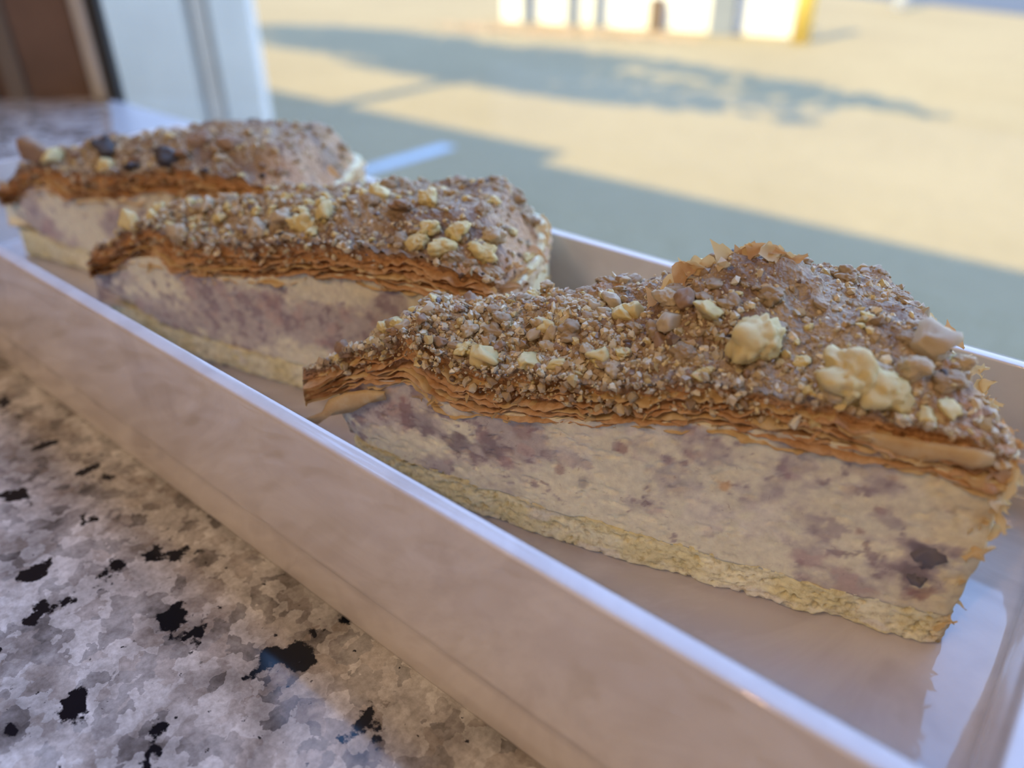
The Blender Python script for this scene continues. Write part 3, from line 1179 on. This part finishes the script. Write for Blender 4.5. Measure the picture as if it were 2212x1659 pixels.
    for i in range(ncrumb):
        P_, F_ = CRUMBS[int(rng.integers(0, len(CRUMBS)))]
        s_ = 0.00024 + 0.0011 * rng.random() ** 3.4
        x_, y_ = pts[i]
        z_ = hz[i]
        if rng.random() < .10 and x_ < .125:      # tumbling over the front edge
            y_ = -0.0024 * math.sin(math.pi * min(1, x_ / R0)) ** 1.3 - rng.uniform(-.0005, .0008)
            z_ = ztop_fn(np.array([x_]), np.array([0.001]))[0] - rng.random() ** 1.3 * .0075 + .0008
        sc3 = s_ * rng.uniform(.6, 1.3, 3)
        Pw = (P_ * sc3) @ rot(rng).T + np.array([x_, y_, z_ + s_ * .05])
        VV.append(Pw)
        FF += [(a_ + nv, b_ + nv, c_ + nv) for a_, b_, c_ in F_]
        nv += len(P_)
        c_ = pal[rng.choice(len(pal), p=prob)] * rng.uniform(.70, 1.12)
        CC.append(np.tile(c_, (len(P_), 1)))
    cr = link('crumb_topping', mesh_from('crumb_topping', np.concatenate(VV), FF, smooth=False, col=np.concatenate(CC)), M['crumb'], root)
    cr['kind'] = 'stuff'

    # ---------- walnut pieces
    def put_nut(x_, y_, size, mat, idx, flat=.7, sink=.15, z_=None, nm='walnut_piece'):
        o = link(nm, nut_mesh(idx, mat), None, root)
        if z_ is None:
            z_ = ztop_fn(np.array([x_]), np.array([y_]))[0] + size * (flat * .6 - sink)
        m_ = np.eye(4)
        rz = Matrix.Rotation(rng.uniform(0, 6.28), 3, 'Z') @ Matrix.Rotation(rng.uniform(-.5, .5), 3, 'X') @ Matrix.Rotation(rng.uniform(-.5, .5), 3, 'Y')
        m_[:3, :3] = np.array(rz) @ np.diag([size * rng.uniform(.9, 1.25), size * rng.uniform(.75, 1.0), size * flat])
        m_[:3, 3] = (x_, y_, z_)
        o.matrix_local = Matrix(m_.tolist())
        return o

    for i in range(nnut):
        x_, y_ = spot_on_top()
        if R0 - math.hypot(x_, y_) < .004:
            continue
        s_ = 0.0010 + 0.0020 * rng.random() ** 1.8
        u_ = rng.random()
        mat = 'walnut_pale' if u_ < yellow else ('walnut_skin' if u_ > 1 - dark else ('walnut_tan' if u_ < yellow + .35 else 'walnut_brown'))
        if mat == 'walnut_skin':
            s_ *= .55
        put_nut(x_, y_, s_, mat, int(rng.integers(0, len(NUTS))), rng.uniform(.5, .9))
    for i in range(int(nnut * .9)):
        r_ = R0 * math.sqrt(rng.uniform(.02, .94))
        t_ = rng.uniform(.01, A0 * .97)
        put_nut(r_ * math.cos(t_), r_ * math.sin(t_), 0.0011 + .0026 * rng.random() ** 1.6, 'walnut_crust', int(rng.integers(0, 10)), rng.uniform(.5, .8), .38)
    for (x_, y_, s_, mat, idx, fl) in big:
        y_ = min(max(y_, .0012), max(.002, (x_ * sA) / cA - .001))
        if x_ < .004 or math.hypot(x_, y_) > R0 - .002:
            continue
        put_nut(x_, y_, s_, mat, idx, fl, .12)
    root['_z'] = 0.0
    del root['_z']
    return root, ztop_fn, put_nut


def close_solid(name, rows, cols, mat, parent):
    n_ = len(rows[0])
    nr_ = len(rows)
    V_ = np.concatenate(rows)
    C_ = np.concatenate(cols)
    F_ = []
    a_ = np.arange(n_)
    b_ = (a_ + 1) % n_
    for i in range(nr_ - 1):
        F_ += list(zip(i * n_ + a_, i * n_ + b_, (i + 1) * n_ + b_, (i + 1) * n_ + a_))
    V_ = np.concatenate([V_, [rows[0].mean(0), rows[-1].mean(0)]])
    C_ = np.concatenate([C_, [cols[0].mean(0), cols[-1].mean(0)]])
    k0 = n_ * nr_
    F_ += [(int(j), int(i), k0) for i, j in zip(a_, b_)]
    t0 = (nr_ - 1) * n_
    F_ += [(t0 + int(i), t0 + int(j), k0 + 1) for i, j in zip(a_, b_)]
    return link(name, mesh_from(name, V_, F_, col=C_), M[mat], parent)


# --- slice poses
T1, ANG1 = np.array([-0.153, 0.1000]), math.radians(15.4)
D1 = np.array([math.cos(ANG1), math.sin(ANG1)])
N1 = np.array([-D1[1], D1[0]])


def front_uz(px, py):
    r_ = ray(px, py)
    t_ = ((T1 - N1 * .0012 - CAM[:2]) @ N1) / (r_[:2] @ N1)
    p_ = CAM + r_ * t_
    return (p_[:2] - T1) @ D1, p_[2] - ZF


def top_xy(px, py, z, T, ang):
    p_ = on_z(px, py, ZF + z)[:2] - T
    c_, s_ = math.cos(ang), math.sin(ang)
    return p_[0] * c_ + p_[1] * s_, -p_[0] * s_ + p_[1] * c_


MAU, DRK, RED, ORA, CRM, BLU = (0.47, 0.38, 0.35), (0.27, 0.21, 0.20), (0.38, 0.18, 0.14), (0.72, 0.44, 0.18), (0.88, 0.80, 0.62), (0.20, 0.165, 0.175)
spots1 = []
for (px, py, pr, col, st) in ((990, 950, 30, DRK, .8), (1060, 965, 22, DRK, .6), (1130, 925, 20, RED, .4), (860, 890, 26, RED, .4), (920, 905, 30, DRK, .5), (1210, 1010, 16, RED, .6),
                              (1260, 1035, 20, DRK, .5), (1350, 965, 14, RED, .7), (1563, 1047, 16, ORA, .8), (1900, 1105, 20, RED, .7), (1800, 1140, 48, MAU, .7),
                              (1910, 1120, 50, MAU, .6), (1858, 1150, 16, RED, .6), (2000, 1215, 78, MAU, .8), (2000, 1205, 40, BLU, .95), (1975, 1255, 36, DRK, .9), (1990, 1285, 24, RED, .7),
                              (1560, 985, 40, MAU, .5), (1740, 1000, 40, MAU, .55), (1450, 1035, 60, MAU, .5), (1880, 1010, 45, MAU, .5), (1700, 958, 18, DRK, .5),
                              (1520, 1100, 60, CRM, .7), (1650, 1130, 60, CRM, .7), (1400, 905, 50, CRM, .8), (1300, 905, 40, CRM, .6), (1250, 960, 50, CRM, .5), (2050, 1060, 50, (0.88, 0.76, 0.45), .7)):
    u, z = front_uz(px, py)
    u2, _ = front_uz(px + pr, py)
    spots1.append((u, z, abs(u2 - u), col, st))

big1 = []
for (px, py, z, s_, mat, idx, fl) in ((1640, 752, .058, .0068, 'walnut_pale', 3, .85), (1838, 840, .056, .0066, 'walnut_pale', 5, .85), (1918, 848, .056, .0056, 'walnut_pale', 1, .85),
                                      (1800, 862, .054, .0030, 'walnut_tan', 12, .7), (1440, 745, .053, .0036, 'walnut_tan', 11, .7), (1040, 768, .047, .0042, 'walnut_pale', 12, .6), (1000, 745, .048, .0026, 'walnut_pale', 4, .7),
                                      (1300, 745, .054, .0034, 'walnut_pale', 13, .6), (1525, 685, .060, .0034, 'walnut_pale', 14, .5), (1370, 612, .064, .0028, 'walnut_pale', 15, .9),
                                      (1910, 765, .062, .0034, 'walnut_tan', 2, .8), (1980, 790, .060, .0040, 'walnut_tan', 0, .8), (2080, 790, .058, .0030, 'walnut_tan', 6, .8), (2010, 735, .062, .0044, 'walnut_tan', 12, .7),
                                      (1195, 765, .052, .0024, 'walnut_pale', 16, .5), (1130, 775, .050, .0028, 'walnut_pale', 10, .6), (2005, 885, .055, .0028, 'walnut_pale', 16, .6), (2040, 905, .053, .0024, 'walnut_pale', 17, .6),
                                      (835, 730, .044, .0028, 'walnut_pale', 2, .8), (745, 750, .040, .0026, 'walnut_brown', 14, .9), (1450, 640, .062, .0042, 'walnut_tan', 6, .8), (1480, 660, .061, .0034, 'walnut_brown', 15, .8)):
    x_, y_ = top_xy(px, py, z, T1, ANG1)
    big1.append((x_, y_, s_, mat, idx, fl))

bx, by = top_xy(1590, 575, .066, T1, ANG1)
bx2, by2 = top_xy(940, 690, .050, T1, ANG1)
s1, zt1, nut1 = make_slice(T1, ANG1, 11, 'nearest cake slice with two large pale walnut lumps on its crust', 1.0, 8, 9500, 150, spots1, big1,
                           extra_bumps=((bx - .002, by - .003, .010, .0075), (bx + .012, by + .004, .010, .005), (bx2, by2, .008, .0035)), nflake=170, yellow=.28)
# the blueberry in the cut face and the long pastry shard at the tip
u, z = front_uz(2000, 1205)
nut1(u, 0.0016, .0034, 'berry', 14, 1.5, z_=z, nm='blueberry')
u, z = front_uz(1972, 1262)
nut1(u, 0.0014, .0028, 'berry', 15, 1.0, z_=z, nm='blueberry')
rngs = np.random.default_rng(4)


def face_shard(top_l, bot_l, yo):
    Vs, Fs = [], []
    for (a_, b_) in zip(top_l, bot_l):
        for j in range(5):
            t_ = j / 4
            px, py = a_[0] + (b_[0] - a_[0]) * t_, a_[1] + (b_[1] - a_[1]) * t_
            u, z = front_uz(px, py)
            Vs.append((u, yo - 0.0006 * math.sin(t_ * 3), z + (.0006 if j == 4 else .0002) * rngs.normal()))
    for i in range(len(top_l) - 1):
        for j in range(4):
            Fs.append((i * 5 + j, (i + 1) * 5 + j, (i + 1) * 5 + j + 1, i * 5 + j + 1))
    sh = link('pastry_shard', mesh_from('pastry_shard', Vs, Fs), M['pale_pastry'], s1)
    md = sh.modifiers.new('thick', 'SOLIDIFY')
    md.thickness = 0.0004


face_shard([(835, 840), (790, 838), (750, 845), (715, 862), (700, 885), (675, 893), (664, 900)],
           [(838, 852), (800, 868), (765, 880), (740, 886), (718, 900), (690, 904), (668, 903)], -.0022)
face_shard([(1835, 930), (1880, 938), (1940, 945), (2000, 958), (2060, 968), (2110, 975), (2150, 985)],
           [(1838, 942), (1885, 968), (1935, 988), (1990, 1002), (2050, 994), (2100, 1014), (2145, 998)], -.0006)
# curled pastry leaves standing along the rear edge
for k_ in range(16):
    px = 1435 + (1700 - 1435) * k_ / 15
    py = 592 - 12 * math.sin(k_ / 15 * 3.1)
    x_, y_ = top_xy(px, py + 14, .064, T1, ANG1)
    z_ = zt1(np.array([x_]), np.array([y_]))[0]
    o = link('pastry_flake', shard_mesh(k_ % 8, 'pale_pastry' if k_ % 3 else 'puff_pastry'), None, s1)
    sz = rngs.uniform(.006, .009)
    ax = np.array([rngs.uniform(.5, 1), rngs.uniform(.1, .5), rngs.uniform(-.1, .35)])
    ax /= np.linalg.norm(ax)
    nz_ = np.array([rngs.uniform(-.2, .3), -1.0, rngs.uniform(.1, .7)])
    nz_ -= ax * (nz_ @ ax)
    nz_ /= np.linalg.norm(nz_)
    m_ = np.eye(4)
    m_[:3, 0], m_[:3, 1], m_[:3, 2] = ax * sz, np.cross(nz_, ax) * sz * 1.0, nz_ * sz
    m_[:3, 3] = np.array([x_, y_, z_ + .0004]) - ax * sz * .5
    o.matrix_local = Matrix(m_.tolist())

T2, ANG2 = np.array([-0.2745, 0.1025]), math.radians(13.5)
big2 = []
for (px, py, z, s_, mat, idx, fl) in ((647, 447, .060, .0046, 'walnut_pale', 4, .95), (955, 535, .056, .0046, 'walnut_pale', 0, .8), (1040, 535, .056, .0046, 'walnut_pale', 7, .7), (905, 525, .056, .0046, 'walnut_pale', 9, .7),
                                      (815, 405, .064, .0034, 'walnut_pale', 13, .9), (925, 408, .064, .0040, 'walnut_pale', 8, .9), (985, 490, .060, .0046, 'walnut_pale', 1, .7), (930, 485, .060, .0036, 'walnut_pale', 5, .7),
                                      (1060, 490, .060, .0046, 'walnut_tan', 3, .7), (550, 465, .056, .0046, 'walnut_tan', 6, .8), (700, 460, .058, .0032, 'walnut_pale', 14, .9), (195, 535, .040, .0026, 'walnut_pale', 2, .9),
                                      (870, 455, .060, .0046, 'walnut_brown', 2, .5), (250, 505, .044, .0036, 'walnut_pale', 10, .9), (340, 490, .050, .0042, 'walnut_tan', 11, .9), (600, 450, .058, .0034, 'walnut_tan', 12, .9)):
    x_, y_ = top_xy(px, py, z, T2, ANG2)
    big2.append((x_, y_, s_, mat, idx, fl))
s2, zt2, nut2 = make_slice(T2, ANG2, 23, 'middle cake slice topped with many yellow nut lumps', 1.7, 7, 4200, 150, (), big2, nflake=60, yellow=.6, dark=.10, tip_in=.0085)

T3, ANG3 = np.array([-0.379, 0.1140]), math.radians(13.0)
big3 = []
for (px, py, z, s_, mat, idx, fl) in ((80, 355, .045, .0060, 'walnut_brown', 14, 1.0), (230, 325, .052, .0046, 'walnut_skin', 13, 1.0), (345, 350, .056, .0044, 'walnut_skin', 12, .8), (265, 345, .054, .0040, 'walnut_skin', 1, .6),
                                      (205, 350, .052, .0044, 'walnut_pale', 5, .8), (115, 345, .047, .0040, 'walnut_pale', 10, .8), (490, 300, .062, .0050, 'walnut_brown', 11, .7), (430, 305, .060, .0052, 'walnut_brown', 6, .6)):
    x_, y_ = top_xy(px, py, z, T3, ANG3)
    big3.append((x_, y_, s_, mat, idx, fl))
s3, zt3, nut3 = make_slice(T3, ANG3, 37, 'farthest cake slice with browned crust beside the tray end', 2.0, 6, 2400, 70, (), big3, nflake=40, yellow=.2, dark=.18, tip_in=.0085)

pendant(PENDANT[0], PENDANT[1], 1.08, 'black pendant lamp with a warm bulb hanging over the room')
